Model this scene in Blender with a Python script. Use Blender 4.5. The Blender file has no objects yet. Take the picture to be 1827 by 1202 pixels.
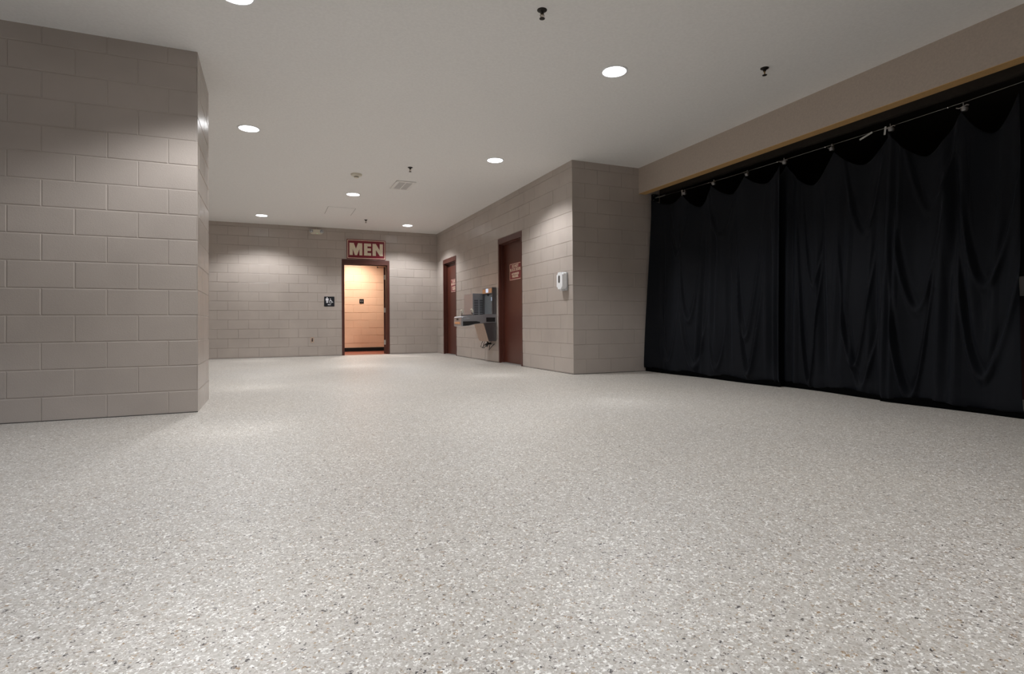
import bpy, bmesh, math, random
from mathutils import Vector, Matrix
random.seed(7)
SC = bpy.context.scene
COL = SC.collection
PI = math.pi

# ------------------------------------------------------------------ camera
cam_d = bpy.data.cameras.new('camera'); CAM = bpy.data.objects.new('camera', cam_d); COL.objects.link(CAM)
F_PX, YAW, PITCH, ROLL = 992.17, math.radians(23.524), math.radians(-0.6646), math.radians(0.4362)
fw = Vector((math.sin(YAW)*math.cos(PITCH), math.cos(YAW)*math.cos(PITCH), -math.sin(PITCH)))
rt = Vector((math.cos(YAW), -math.sin(YAW), 0))
dn = fw.cross(rt)
if dn.z > 0: dn = -dn
r2 = rt*math.cos(ROLL) + dn*math.sin(ROLL)
d2 = dn*math.cos(ROLL) - rt*math.sin(ROLL)
m = Matrix.Identity(4)
for i in range(3):
    m[i][0] = r2[i]; m[i][1] = -d2[i]; m[i][2] = -fw[i]
m[0][3], m[1][3], m[2][3] = 0, 0, 0.6973
CAM.matrix_world = m
cam_d.sensor_width = 36; cam_d.lens = 36*F_PX/1827
cam_d.shift_y = -34.5/1827
cam_d.clip_start = 0.02; cam_d.clip_end = 100
SC.camera = CAM

# ------------------------------------------------------------------ world, exposure
w = bpy.data.worlds.new('world'); SC.world = w; w.use_nodes = True
w.node_tree.nodes['Background'].inputs[0].default_value = (0.05, 0.055, 0.065, 1)
w.node_tree.nodes['Background'].inputs[1].default_value = 0.2
SC.view_settings.view_transform = 'Standard'; SC.view_settings.look = 'None'
SC.view_settings.gamma = 1; SC.view_settings.use_curve_mapping = False
SC.view_settings.exposure = 0.0
SC.cycles.use_denoising = True
SC.cycles.max_bounces = 10; SC.cycles.diffuse_bounces = 6
SC.cycles.sample_clamp_indirect = 6

LAMP_W = 214          # one ceiling downlight
LAMP_COL = (0.99, 1.0, 1.02)

# ------------------------------------------------------------------ materials
def srgb(r, g, b):
    f = lambda c: (c/255)/12.92 if c <= 10 else (((c/255)+0.055)/1.055)**2.4
    return (f(r), f(g), f(b), 1)
class NT:
    def __init__(s, name):
        s.m = bpy.data.materials.new(name); s.m.use_nodes = True
        s.t = s.m.node_tree; s.b = s.t.nodes['Principled BSDF']
    def n(s, typ, **kw):
        nd = s.t.nodes.new(typ)
        for k, v in kw.items():
            if k in nd.inputs: nd.inputs[k].default_value = v
            else: setattr(nd, k, v)
        return nd
    def l(s, a, b): s.t.links.new(a, b)
    def coord(s, scale=(1, 1, 1)):
        g = s.n('ShaderNodeNewGeometry'); mp = s.n('ShaderNodeMapping'); mp.inputs['Scale'].default_value = scale
        s.l(g.outputs['Position'], mp.inputs[0]); return mp.outputs[0]
def ramp(nt, fac, stops, interp='LINEAR'):
    r = nt.n('ShaderNodeValToRGB'); cr = r.color_ramp; cr.interpolation = interp
    while len(cr.elements) < len(stops): cr.elements.new(0.5)
    for e, (p, c) in zip(cr.elements, stops): e.position = p; e.color = c
    nt.l(fac, r.inputs[0]); return r.outputs[0]
def plain(name, col, rough=0.5, metal=0.0, var=0.06, nscale=30, bump=0.0, spec=0.5, stretch=(1, 1, 1)):
    nt = NT(name); c = nt.coord(stretch)
    no = nt.n('ShaderNodeTexNoise', Scale=nscale, Detail=4.0); nt.l(c, no.inputs['Vector'])
    a = tuple(x*(1-var) for x in col[:3])+(1,); b = tuple(min(1, x*(1+var)) for x in col[:3])+(1,)
    nt.l(ramp(nt, no.outputs['Fac'], [(0.3, a), (0.7, b)]), nt.b.inputs['Base Color'])
    nt.b.inputs['Roughness'].default_value = rough; nt.b.inputs['Metallic'].default_value = metal
    nt.b.inputs['Specular IOR Level'].default_value = spec
    if bump:
        bp = nt.n('ShaderNodeBump', Strength=1.0, Distance=bump); nt.l(no.outputs['Fac'], bp.inputs['Height'])
        nt.l(bp.outputs[0], nt.b.inputs['Normal'])
    return nt.m
def emit(name, col, strength):
    nt = NT(name); nt.b.inputs['Base Color'].default_value = (0.8, 0.8, 0.8, 1)
    nt.b.inputs['Emission Color'].default_value = col; nt.b.inputs['Emission Strength'].default_value = strength
    return nt.m

def block_paint(name, col, rough):
    nt = NT(name); c = nt.coord()
    n1 = nt.n('ShaderNodeTexNoise', Scale=1.7, Detail=3.0); nt.l(c, n1.inputs['Vector'])
    n2 = nt.n('ShaderNodeTexNoise', Scale=120.0, Detail=4.0, Roughness=0.6); nt.l(c, n2.inputs['Vector'])
    n3 = nt.n('ShaderNodeTexVoronoi', Scale=38.0); nt.l(c, n3.inputs['Vector'])
    a = tuple(x*0.95 for x in col[:3])+(1,); b = tuple(x*1.05 for x in col[:3])+(1,)
    nt.l(ramp(nt, n1.outputs['Fac'], [(0.35, a), (0.65, b)]), nt.b.inputs['Base Color'])
    pit = ramp(nt, n3.outputs['Distance'], [(0.0, (0, 0, 0, 1)), (0.12, (1, 1, 1, 1))])
    mx = nt.n('ShaderNodeMath', operation='MULTIPLY_ADD'); mx.inputs[1].default_value = 0.35
    nt.l(pit, mx.inputs[0]); nt.l(n2.outputs['Fac'], mx.inputs[2])
    bp = nt.n('ShaderNodeBump', Strength=0.5, Distance=0.002); nt.l(mx.outputs[0], bp.inputs['Height'])
    nt.l(bp.outputs[0], nt.b.inputs['Normal'])
    nt.b.inputs['Roughness'].default_value = rough
    return nt.m

def floor_mat():
    nt = NT('floor_chip_epoxy'); c = nt.coord()
    def chips(scale, stops):
        v = nt.n('ShaderNodeTexVoronoi', Scale=scale); nt.l(c, v.inputs['Vector'])
        sp = nt.n('ShaderNodeSeparateColor'); nt.l(v.outputs['Color'], sp.inputs[0])
        return ramp(nt, sp.outputs[0], stops, 'CONSTANT'), v, sp
    base = srgb(184, 179, 172)
    c1, v1, s1 = chips(190, [(0.0, base), (0.40, srgb(204, 200, 195)), (0.62, srgb(168, 160, 150)), (0.74, srgb(240, 238, 234)),
                         (0.87, srgb(156, 150, 145)), (0.93, srgb(168, 146, 118)), (0.965, srgb(112, 102, 96)), (0.985, srgb(58, 54, 54))])
    c2, v2, s2 = chips(112, [(0.0, srgb(188, 183, 176)), (0.5, srgb(202, 197, 191)), (0.80, srgb(244, 242, 238)), (0.90, srgb(160, 151, 141)),
                         (0.965, srgb(150, 126, 98)), (0.98, srgb(70, 64, 62))])
    mixf = nt.n('ShaderNodeTexNoise', Scale=160.0, Detail=2.0); nt.l(c, mixf.inputs['Vector'])
    f = ramp(nt, mixf.outputs['Fac'], [(0.46, (0, 0, 0, 1)), (0.54, (1, 1, 1, 1))])
    mx = nt.n('ShaderNodeMix', data_type='RGBA'); nt.l(f, mx.inputs[0]); nt.l(c1, mx.inputs[6]); nt.l(c2, mx.inputs[7])
    big = nt.n('ShaderNodeTexNoise', Scale=0.9, Detail=3.0); nt.l(c, big.inputs['Vector'])
    br = ramp(nt, big.outputs['Fac'], [(0.3, (0.862, 0.855, 0.845, 1)), (0.7, (0.925, 0.91, 0.885, 1))])
    ml = nt.n('ShaderNodeMix', data_type='RGBA', blend_type='MULTIPLY'); ml.inputs[0].default_value = 1
    nt.l(mx.outputs[2], ml.inputs[6]); nt.l(br, ml.inputs[7])
    nt.l(ml.outputs[2], nt.b.inputs['Base Color'])
    nt.b.inputs['Roughness'].default_value = 0.45
    bp = nt.n('ShaderNodeBump', Strength=0.25, Distance=0.0012); nt.l(v1.outputs['Distance'], bp.inputs['Height'])
    nt.l(bp.outputs[0], nt.b.inputs['Normal'])
    return nt.m
def tile_mat():
    nt = NT('red_quarry_tile'); c = nt.coord()
    b = nt.n('ShaderNodeTexBrick'); nt.l(c, b.inputs['Vector']); b.offset = 0
    b.inputs['Scale'].default_value = 1; b.inputs['Brick Width'].default_value = 0.15; b.inputs['Row Height'].default_value = 0.15
    b.inputs['Mortar Size'].default_value = 0.006
    b.inputs['Color1'].default_value = srgb(140, 66, 44); b.inputs['Color2'].default_value = srgb(116, 54, 38); b.inputs['Mortar'].default_value = srgb(120, 100, 88)
    nt.l(b.outputs[0], nt.b.inputs['Base Color']); nt.b.inputs['Roughness'].default_value = 0.35
    return nt.m
def cloth_mat():
    nt = NT('black_cloth'); c = nt.coord()
    wv = nt.n('ShaderNodeTexNoise', Scale=420.0, Detail=2.0); nt.l(c, wv.inputs['Vector'])
    n1 = nt.n('ShaderNodeTexNoise', Scale=2.2, Detail=3.0); nt.l(c, n1.inputs['Vector'])
    nt.l(ramp(nt, n1.outputs['Fac'], [(0.3, (0.0040, 0.0049, 0.0074, 1)), (0.7, (0.0054, 0.0062, 0.0086, 1))]), nt.b.inputs['Base Color'])
    nt.b.inputs['Roughness'].default_value = 0.75; nt.b.inputs['Specular IOR Level'].default_value = 0.16
    nt.b.inputs['Sheen Weight'].default_value = 0.022; nt.b.inputs['Sheen Roughness'].default_value = 0.5
    nt.b.inputs['Sheen Tint'].default_value = (0.55, 0.65, 0.9, 1)
    bp = nt.n('ShaderNodeBump', Strength=0.3, Distance=0.001); nt.l(wv.outputs['Fac'], bp.inputs['Height'])
    nt.l(bp.outputs[0], nt.b.inputs['Normal'])
    return nt.m

M = {
 'block': block_paint('taupe_block_paint', srgb(176, 166, 158), 0.27),
 'beige_block': block_paint('beige_block_paint', srgb(216, 178, 148), 0.4),
 'drywall': plain('taupe_drywall_paint', srgb(185, 172, 160), 0.6, nscale=60, bump=0.0008),
 'ochre': plain('ochre_soffit_paint', srgb(206, 166, 112), 0.6),
 'ceiling': plain('white_ceiling_paint', srgb(238, 237, 235), 0.75, nscale=45, var=0.03, bump=0.001),
 'floor': floor_mat(), 'tile': tile_mat(),
 'black': plain('matte_black_paint', (0.010, 0.009, 0.008, 1), 0.85, spec=0.2),
 'hem': plain('black_hem_strip', (0.0012, 0.0012, 0.0013, 1), 0.95, spec=0.05),  # hem strip, blacker than the drape above it
 'maroon_frame': plain('brown_maroon_door_paint', srgb(80, 42, 33), 0.36, bump=0.0003, nscale=120),
 'maroon_leaf': plain('brown_maroon_leaf_paint', srgb(82, 40, 28), 0.4, bump=0.0003, nscale=120),
 'sign_red': plain('maroon_sign_face', srgb(122, 24, 40), 0.3),
 'cream': plain('cream_lettering', srgb(226, 212, 188), 0.5),
 'sign_black': plain('black_sign_face', srgb(12, 17, 26), 0.4),
 'sign_white': plain('white_pictogram', srgb(226, 226, 232), 0.5),
 'white_plastic': plain('white_plastic', srgb(236, 237, 239), 0.3, var=0.02),
 'grey_plastic': plain('light_grey_plastic', srgb(190, 192, 194), 0.35, var=0.02),
 'ivory': plain('ivory_plastic', srgb(220, 214, 198), 0.45, var=0.03),
 'steel': plain('brushed_stainless_steel', (0.40, 0.41, 0.435, 1), 0.38, 0.8, var=0.1, nscale=40, stretch=(1, 1, 30)),
 'dark_steel': plain('dark_stainless_steel', (0.17, 0.165, 0.17, 1), 0.32, 0.8, var=0.1, nscale=40, stretch=(1, 1, 30)),
 'chrome': plain('chrome', (0.8, 0.8, 0.8, 1), 0.12, 1.0, var=0.02),
 'clip_metal': plain('dull_zinc_clip', (0.30, 0.29, 0.29, 1), 0.35, 0.9, var=0.05),
 'hinge': plain('satin_hinge_metal', (0.5, 0.5, 0.48, 1), 0.45, 0.8),
 'wire': plain('galvanised_cable', (0.34, 0.34, 0.33, 1), 0.45, 0.9),
 'dark_plastic': plain('dark_plastic', srgb(28, 27, 27), 0.4),
 'grey_panel': plain('grey_filler_plastic', srgb(112, 116, 118), 0.35),
 'orange': plain('orange_panel_and_reflection', srgb(205, 150, 105), 0.4),
 'apron': plain('beige_enamel_panel', srgb(184, 158, 140), 0.45),
 'bronze': plain('dark_bronze', (0.03, 0.026, 0.022, 1), 0.4, 0.6),
 'brass': plain('brass', (0.35, 0.24, 0.12, 1), 0.35, 1.0),
 'glass_lamp': plain('clear_lamp_lens', srgb(176, 178, 182), 0.12, 0.6, spec=0.8),
 'vent': plain('white_vent_metal', srgb(232, 230, 227), 0.5, var=0.02),
 'vent_dark': plain('grey_vent_mesh', srgb(206, 203, 200), 0.7),
 'counter_top': plain('pale_grey_laminate', srgb(172, 172, 172), 0.5),
 'counter_base': plain('dark_red_panel', srgb(52, 14, 16), 0.6),
 'screen': emit('blue_lit_screen', (0.45, 0.65, 1.0, 1), 0.55),
 'blue_led': emit('blue_led_strip', (0.35, 0.6, 1.0, 1), 0.6),
 'green_led': emit('green_led', (0.3, 1.0, 0.35, 1), 1.0),
 'lens': emit('lit_led_lens', LAMP_COL+(1,), 14.0),
 'warm_lens': emit('warm_lit_lens', (1.0, 0.86, 0.68, 1), 12.0),
 'gap_grey': plain('shadow_gap_grey', srgb(140, 137, 133), 0.8),
 'void': plain('dark_brown_void', (0.05, 0.040, 0.032, 1), 0.85, spec=0.2),  # dark brown given to every surface behind the curtain
 'cloth': cloth_mat(),
 'floor_joint': plain('dark_wall_caulk', srgb(70, 66, 62), 0.7),
}

# ------------------------------------------------------------------ mesh helpers (world coordinates, moved to the thing's origin on linking)
def wpos(o):
    p = Vector((0, 0, 0))
    while o: p += Vector(o.location); o = o.parent
    return p
def obj(name, bm, mat, parent=None, loc=None, smooth=False):
    me = bpy.data.meshes.new(name)
    o = bpy.data.objects.new(name, me); COL.objects.link(o)
    if parent: o.parent = parent; base = wpos(parent)
    elif loc: o.location = loc; base = Vector(loc)
    else: base = Vector((0, 0, 0))
    bmesh.ops.recalc_face_normals(bm, faces=bm.faces)
    bmesh.ops.translate(bm, verts=bm.verts, vec=-base)
    if smooth:
        for f in bm.faces: f.smooth = True
    bm.to_mesh(me); bm.free(); me.materials.append(M[mat])
    if smooth:
        me.set_sharp_from_angle(angle=math.radians(40))
    return o
def thing(name, label, cat, loc, group=None):
    o = bpy.data.objects.new(name, None); COL.objects.link(o); o.location = loc; o.empty_display_size = 0.1
    tag(o, label, cat, group); return o
def tag(o, label, cat, group=None):
    o['label'] = label; o['category'] = cat
    if group: o['group'] = group
    return o
def struct(o, label=None, cat=None):
    o['kind'] = 'structure'
    if label: o['label'] = label
    if cat: o['category'] = cat
    return o
def sthing(name, loc, label, cat):
    o = bpy.data.objects.new(name, None); COL.objects.link(o); o.location = loc; o.empty_display_size = 0.1
    return struct(o, label, cat)
def dup(root, loc, label=None, rz=0):
    r = root.copy(); COL.objects.link(r); r.location = loc; r.rotation_euler = (0, 0, rz)
    if label: r['label'] = label
    for ch in list(root.children):
        c = ch.copy(); COL.objects.link(c); c.parent = r
        for g in list(ch.children):
            d = g.copy(); COL.objects.link(d); d.parent = c
    return r
def BM(): return bmesh.new()
def box(bm, x0, x1, y0, y1, z0, z1, bev=0.0, seg=2):
    r = bmesh.ops.create_cube(bm, size=1)
    vs = r['verts']
    sx, sy, sz = abs(x1-x0), abs(y1-y0), abs(z1-z0)
    for v in vs:
        v.co = Vector(((x0+x1)/2+v.co.x*sx, (y0+y1)/2+v.co.y*sy, (z0+z1)/2+v.co.z*sz))
    if bev:
        es = list({e for v in vs for e in v.link_edges})
        bmesh.ops.bevel(bm, geom=es, offset=min(bev, 0.45*min(sx, sy, sz)), segments=seg, affect='EDGES', profile=0.5)
    return bm
def prism(bm, pts, d):
    """extrude polygon pts (3D list) along vector d"""
    d = Vector(d); a = [bm.verts.new(Vector(p)) for p in pts]; b = [bm.verts.new(Vector(p)+d) for p in pts]
    n = len(pts); bm.faces.new(a); bm.faces.new(b[::-1])
    for i in range(n): bm.faces.new((a[i], b[i], b[(i+1) % n], a[(i+1) % n]))
    return bm
def lathe(bm, c, prof, axis='z', n=32, cap=True):
    """prof: (radius, offset along axis)"""
    c = Vector(c); rings = []
    for (r, h) in prof:
        ring = []
        for k in range(n):
            a = 2*PI*k/n; u, v = r*math.cos(a), r*math.sin(a)
            p = {'z': (u, v, h), 'y': (u, h, v), 'x': (h, u, v)}[axis]
            ring.append(bm.verts.new(c+Vector(p)))
        rings.append(ring)
    for a, b in zip(rings, rings[1:]):
        for k in range(n): bm.faces.new((a[k], a[(k+1) % n], b[(k+1) % n], b[k]))
    if cap:
        bm.faces.new(rings[0]); bm.faces.new(rings[-1][::-1])
    return bm
def tube(bm, pts, r, n=8, cap=True):
    pts = [Vector(p) for p in pts]; rings = []
    up = Vector((0, 0, 1))
    for i, p in enumerate(pts):
        t = (pts[min(i+1, len(pts)-1)]-pts[max(i-1, 0)]).normalized()
        a = t.cross(up if abs(t.z) < 0.95 else Vector((1, 0, 0))).normalized(); b = t.cross(a)
        rr = r[i] if isinstance(r, (list, tuple)) else r
        rings.append([bm.verts.new(p+a*rr*math.cos(2*PI*k/n)+b*rr*math.sin(2*PI*k/n)) for k in range(n)])
    for a, b in zip(rings, rings[1:]):
        for k in range(n): bm.faces.new((a[k], a[(k+1) % n], b[(k+1) % n], b[k]))
    if cap: bm.faces.new(rings[0][::-1]); bm.faces.new(rings[-1])
    return bm
def ball(bm, c, r, seg=20, scale=(1, 1, 1)):
    res = bmesh.ops.create_uvsphere(bm, u_segments=seg, v_segments=seg//2, radius=r)
    for v in res['verts']: v.co = Vector(c)+Vector((v.co.x*scale[0], v.co.y*scale[1], v.co.z*scale[2]))
    return bm
def rrect(w, h, r, n=6):
    """rounded rectangle outline centred at 0 in 2D"""
    out = []
    for cx, cy, a0 in ((w/2-r, h/2-r, 0), (-w/2+r, h/2-r, 90), (-w/2+r, -h/2+r, 180), (w/2-r, -h/2+r, 270)):
        for k in range(n+1):
            a = math.radians(a0+90*k/n); out.append((cx+r*math.cos(a), cy+r*math.sin(a)))
    return out
def text_bm(body, size, place, depth=0.002, bold=0.0, spacing=1.0):
    """place(u, v, d) -> world point; text centred at u=v=0"""
    cu = bpy.data.curves.new('lettering_curve', 'FONT'); cu.body = body; cu.size = size
    cu.align_x = 'CENTER'; cu.align_y = 'CENTER'; cu.extrude = depth/2; cu.offset = bold; cu.space_character = spacing
    t = bpy.data.objects.new('lettering_curve', cu); COL.objects.link(t)
    bpy.context.view_layer.update()
    me = bpy.data.meshes.new_from_object(t)
    bpy.data.objects.remove(t); bpy.data.curves.remove(cu)
    bm = BM(); bm.from_mesh(me); bpy.data.meshes.remove(me)
    for v in bm.verts: v.co = Vector(place(v.co.x, v.co.y, v.co.z+depth/2))
    return bm
def join(a, b):
    me = bpy.data.meshes.new('scratch'); b.to_mesh(me); a.from_mesh(me); b.free(); bpy.data.meshes.remove(me); return a

# ------------------------------------------------------------------ concrete block walls (real joints)
CW, CH = 0.4064, 0.2032
def cut(rect, hole):
    u0, u1, v0, v1 = rect; a0, a1, b0, b1 = hole
    if a1 <= u0 or a0 >= u1 or b1 <= v0 or b0 >= v1: return [rect]
    out = []
    if a0 > u0: out.append((u0, a0, v0, v1))
    if a1 < u1: out.append((a1, u1, v0, v1))
    lo, hi = max(u0, a0), min(u1, a1)
    if b0 > v0: out.append((lo, hi, v0, b0))
    if b1 < v1: out.append((lo, hi, b1, v1))
    return [r for r in out if r[1]-r[0] > 1e-4 and r[3]-r[2] > 1e-4]
def blocks(bm, O, U, N, L, H, z0=0.0, u0=0.0, holes=(), seed=1, g=0.0055, dep=0.0055, jit=0.0016, vj=1.0):
    rng = random.Random(seed); O, U, N = Vector(O), Vector(U), Vector(N); Z = Vector((0, 0, 1))
    n0 = -1
    P = lambda u, v, d: O+U*u+Z*v+N*d
    for n in range(n0, int(H/CH)+3):
        va, vb = z0+n*CH, z0+(n+1)*CH
        va_, vb_ = max(0, va), min(H, vb)
        if vb_-va_ < 1e-3: continue
        k0 = int(math.floor((0-u0)/CW))-2
        k = k0
        while True:
            ua = u0+k*CW+(CW/2 if n % 2 else 0); ub = ua+CW; k += 1
            if ua >= L: break
            ua_, ub_ = max(0, ua), min(L, ub)
            if ub_-ua_ < 1e-3: continue
            base = rng.uniform(-jit, jit); tu = rng.uniform(-jit, jit)*0.25; tv = rng.uniform(-jit, jit)*0.45
            # vertical joints are flush-filled in places
            gv = g*vj*rng.choice((1, 1, 0.8, 0.55))
            pieces = [(ua_, ub_, va_, vb_)]
            for h in holes: pieces = [q for p in pieces for q in cut(p, h)]
            for (a, b, c, d) in pieces:
                iu0 = gv if abs(a-ua) < 1e-6 else 0; iu1 = gv if abs(b-ub) < 1e-6 else 0
                iv0 = g if abs(c-va) < 1e-6 else 0; iv1 = g if abs(d-vb) < 1e-6 else 0
                iu0, iu1 = min(iu0, (b-a)*0.3), min(iu1, (b-a)*0.3)
                iv0, iv1 = min(iv0, (d-c)*0.3), min(iv1, (d-c)*0.3)
                def dd(u, v):
                    return base+tu*((u-ua)/CW-0.5)*2+tv*((v-va)/CH-0.5)*2
                inner = [(a+iu0, c+iv0), (b-iu1, c+iv0), (b-iu1, d-iv1), (a+iu0, d-iv1)]
                mid = [(a+iu0*0.45, c+iv0*0.45), (b-iu1*0.45, c+iv0*0.45), (b-iu1*0.45, d-iv1*0.45), (a+iu0*0.45, d-iv1*0.45)]
                outer = [(a, c), (b, c), (b, d), (a, d)]
                A = [bm.verts.new(P(u, v, dd(u, v) if (iu0 or iu1 or iv0 or iv1) else 0)) for u, v in inner]
                B = [bm.verts.new(P(u, v, -dep*0.85)) for u, v in mid]
                C_ = [bm.verts.new(P(u, v, -dep)) for u, v in outer]
                bm.faces.new(A)
                for i in range(4):
                    j = (i+1) % 4
                    bm.faces.new((A[i], B[i], B[j], A[j])); bm.faces.new((B[i], C_[i], C_[j], B[j]))
    return bm
def wall_obj(name, builders, mat, core=None):
    """core: list of boxes behind the block faces (solid body of the wall)"""
    me = bpy.data.meshes.new(name); bm = BM()
    for b in builders: blocks(bm, *b[0], **b[1])
    for c in core or (): box(bm, *c)
    o = bpy.data.objects.new(name, me); COL.objects.link(o)
    bmesh.ops.recalc_face_normals(bm, faces=bm.faces)
    bm.to_mesh(me); bm.free(); me.materials.append(M[mat]); return struct(o)

H = 2.95
XR, YB, YE = 3.814, 13.422, 6.657     # right wall, back wall, return wall
XP, YP, YP2 = -0.54, 5.189, 6.075     # pier
XL, YF = -7.0, -6.0                   # unseen left and front walls
XH = 4.922                            # header face
D1 = (8.33, 9.37); D2 = (11.865, 12.875); DM = (1.533, 2.637); DH = 2.24

# floor
bm = BM(); box(bm, XL-0.3, 9.0, YF-0.3, YB+0.02, -0.12, 0.0); struct(obj('floor', bm, 'floor'))
bm = BM(); box(bm, 0.6, 4.2, YB+0.02, 15.5, -0.12, 0.0); struct(obj('floor_restroom', bm, 'tile'), 'red quarry tile floor inside the restroom doorway')
# ceiling
bm = BM(); box(bm, XL-0.3, XH+0.1, YF-0.3, YB+0.2, H, H+0.12); struct(obj('ceiling', bm, 'ceiling'))
# back wall with the men's doorway
wall_obj('wall_back', [(((XL, YB, 0), (1, 0, 0), (0, -1, 0), XR-XL, H), dict(z0=0.022, u0=(-1.033-XL) % CW, holes=[(DM[0]-XL, DM[1]-XL, 0, DH)], seed=3, vj=0.65, g=0.0052, dep=0.0058, jit=0.0022))],
         'block', [(XL, DM[0], YB+0.006, YB+0.2, 0, H), (DM[1], XR+0.2, YB+0.006, YB+0.2, 0, H), (DM[0], DM[1], YB+0.006, YB+0.2, DH, H)])
# right wall with two doors, then the return wall
wall_obj('wall_right', [(((XR, YB, 0), (0, -1, 0), (-1, 0, 0), YB-YE, H), dict(z0=0.012, u0=0.1, holes=[(YB-D1[1], YB-D1[0], 0, DH), (YB-D2[1], YB-D2[0], 0, DH)], seed=5, vj=0.5, g=0.0050, dep=0.0048, jit=0.0018))],
         'block', [(XR+0.006, XR+0.2, D2[1], YB, 0, H), (XR+0.006, XR+0.2, D1[1], D2[0], 0, H), (XR+0.006, XR+0.2, YE+0.006, D1[0], 0, H),
                   (XR+0.006, XR+0.2, D1[0], D1[1], DH, H), (XR+0.006, XR+0.2, D2[0], D2[1], DH, H)])
wall_obj('wall_return', [(((XR, YE, 0), (1, 0, 0), (0, -1, 0), 5.3-XR, H), dict(z0=0.0, u0=0.2, seed=8, g=0.0045, dep=0.0046, jit=0.0008))],
         'block', [(XR+0.006, 5.3, YE+0.006, YE+0.2, 0, H)])
# pier on the left
wall_obj('wall_pier', [(((XL, YP, 0), (1, 0, 0), (0, -1, 0), XP-XL, H), dict(z0=-0.024, u0=(XP-XL-0.006) % CW-CW/2, seed=11, jit=0.0010, g=0.0075, dep=0.0036)),
                       (((XP, YP, 0), (0, 1, 0), (1, 0, 0), YP2-YP, H), dict(z0=-0.024, u0=0.1, seed=12, jit=0.0008, g=0.0065, dep=0.0036)),
                       (((XP, YP2, 0), (-1, 0, 0), (0, 1, 0), XP-XL, H), dict(z0=-0.024, u0=0.2, seed=13))],
         'block', [(XL, XP-0.006, YP+0.006, YP2-0.006, 0, H)])
# unseen walls that close the hall
bm = BM(); box(bm, XL-0.2, XL, YF, YB+0.2, 0, H); struct(obj('wall_left', bm, 'drywall'))
bm = BM(); box(bm, XL-0.2, 9.0, YF-0.2, YF, 0, H); struct(obj('wall_front', bm, 'drywall'))
# header over the curtained opening, its ochre underside
ZH = 2.575
bm = BM(); box(bm, XH, 5.045, YF, YE-0.001, ZH+0.004, H); struct(obj('wall_header', bm, 'drywall'))
bm = BM(); box(bm, XH+0.001, 5.045, YF, YE-0.001, ZH, ZH+0.004); struct(obj('trim_1', bm, 'ochre'), 'ochre painted underside of the header beam above the curtain')
# dark space behind the curtain
bm = BM(); box(bm, 8.8, 9.0, YF, YE+0.2, 0, H); struct(obj('wall_far', bm, 'void'))
bm = BM(); box(bm, 5.3, 9.0, YE, YE+0.2, 0, H); struct(obj('wall_recess', bm, 'void'))
bm = BM(); box(bm, 5.045, 9.0, YF, YE+0.2, H, H+0.12); struct(obj('ceiling_recess', bm, 'void'))
bm = BM(); box(bm, 5.30, 5.36, YF, YE-0.01, 2.60, 2.72); box(bm, 5.30, 5.305, YF, YE-0.01, 2.72, 2.93); struct(obj('trim_2', bm, 'void'), 'dark track beam behind the header')
# thin dark caulk line where block meets floor
for nm, (a, b, c, d) in {'baseboard_back': (XL, DM[0], YB-0.004, YB+0.004), 'baseboard_back_right': (DM[1], XR, YB-0.004, YB+0.004),
        'baseboard_right': (XR-0.004, XR+0.004, YE, D1[0]), 'baseboard_right_middle': (XR-0.004, XR+0.004, D1[1], D2[0]),
        'baseboard_return': (XR, 5.3, YE-0.005, YE+0.004), 'baseboard_pier': (XL, XP, YP-0.004, YP+0.004)}.items():
    bm = BM(); box(bm, a, b, c, d, 0.0, 0.006); struct(obj(nm, bm, 'floor_joint'))

# ------------------------------------------------------------------ restroom beyond the men's doorway
YR = 15.283
wall_obj('wall_restroom_back', [(((0.6, YR, 0), (1, 0, 0), (0, -1, 0), 3.6, 2.7), dict(z0=0.018, u0=0.02, seed=21, g=0.0052, dep=0.0055, jit=0.002))], 'beige_block', [(0.6, 4.2, YR+0.006, YR+0.2, 0, 2.7)])
bm = BM(); box(bm, 0.4, 0.6, YB+0.2, YR+0.2, 0, 2.7); struct(obj('wall_restroom_left', bm, 'beige_block'))
bm = BM(); box(bm, 4.2, 4.4, YB+0.2, YR+0.2, 0, 2.7); struct(obj('wall_restroom_right', bm, 'beige_block'))
bm = BM(); box(bm, 0.4, 4.4, YB+0.2, YR+0.2, 2.7, 2.8); struct(obj('ceiling_restroom', bm, 'ceiling'))
bm = BM(); box(bm, 0.6, 4.2, YB+0.2, YB+0.206, 2.25, 2.7); struct(obj('wall_restroom_front', bm, 'beige_block'))
bm = BM(); box(bm, 0.6, 4.2, YR-0.012, YR, 0, 0.102, 0.003); struct(obj('baseboard_restroom', bm, 'black'), 'black cove base along the restroom wall')
# switch plate on the restroom wall
t = thing('switch_plate', 'dark brown double switch plate on the beige restroom wall seen through the doorway', 'switch', (2.255, YR-0.002, 1.34))
bm = BM(); prism(bm, [(2.255+x, YR-0.001, 1.34+z) for x, z in rrect(0.115, 0.118, 0.006)], (0, -0.006, 0)); obj('plate', bm, 'bronze', t)
for s in (-1, 1):
    bm = BM(); box(bm, 2.255+s*0.023-0.008, 2.255+s*0.023+0.008, YR-0.013, YR-0.006, 1.325, 1.355, 0.002); obj('toggle', bm, 'hinge', t)
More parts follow.
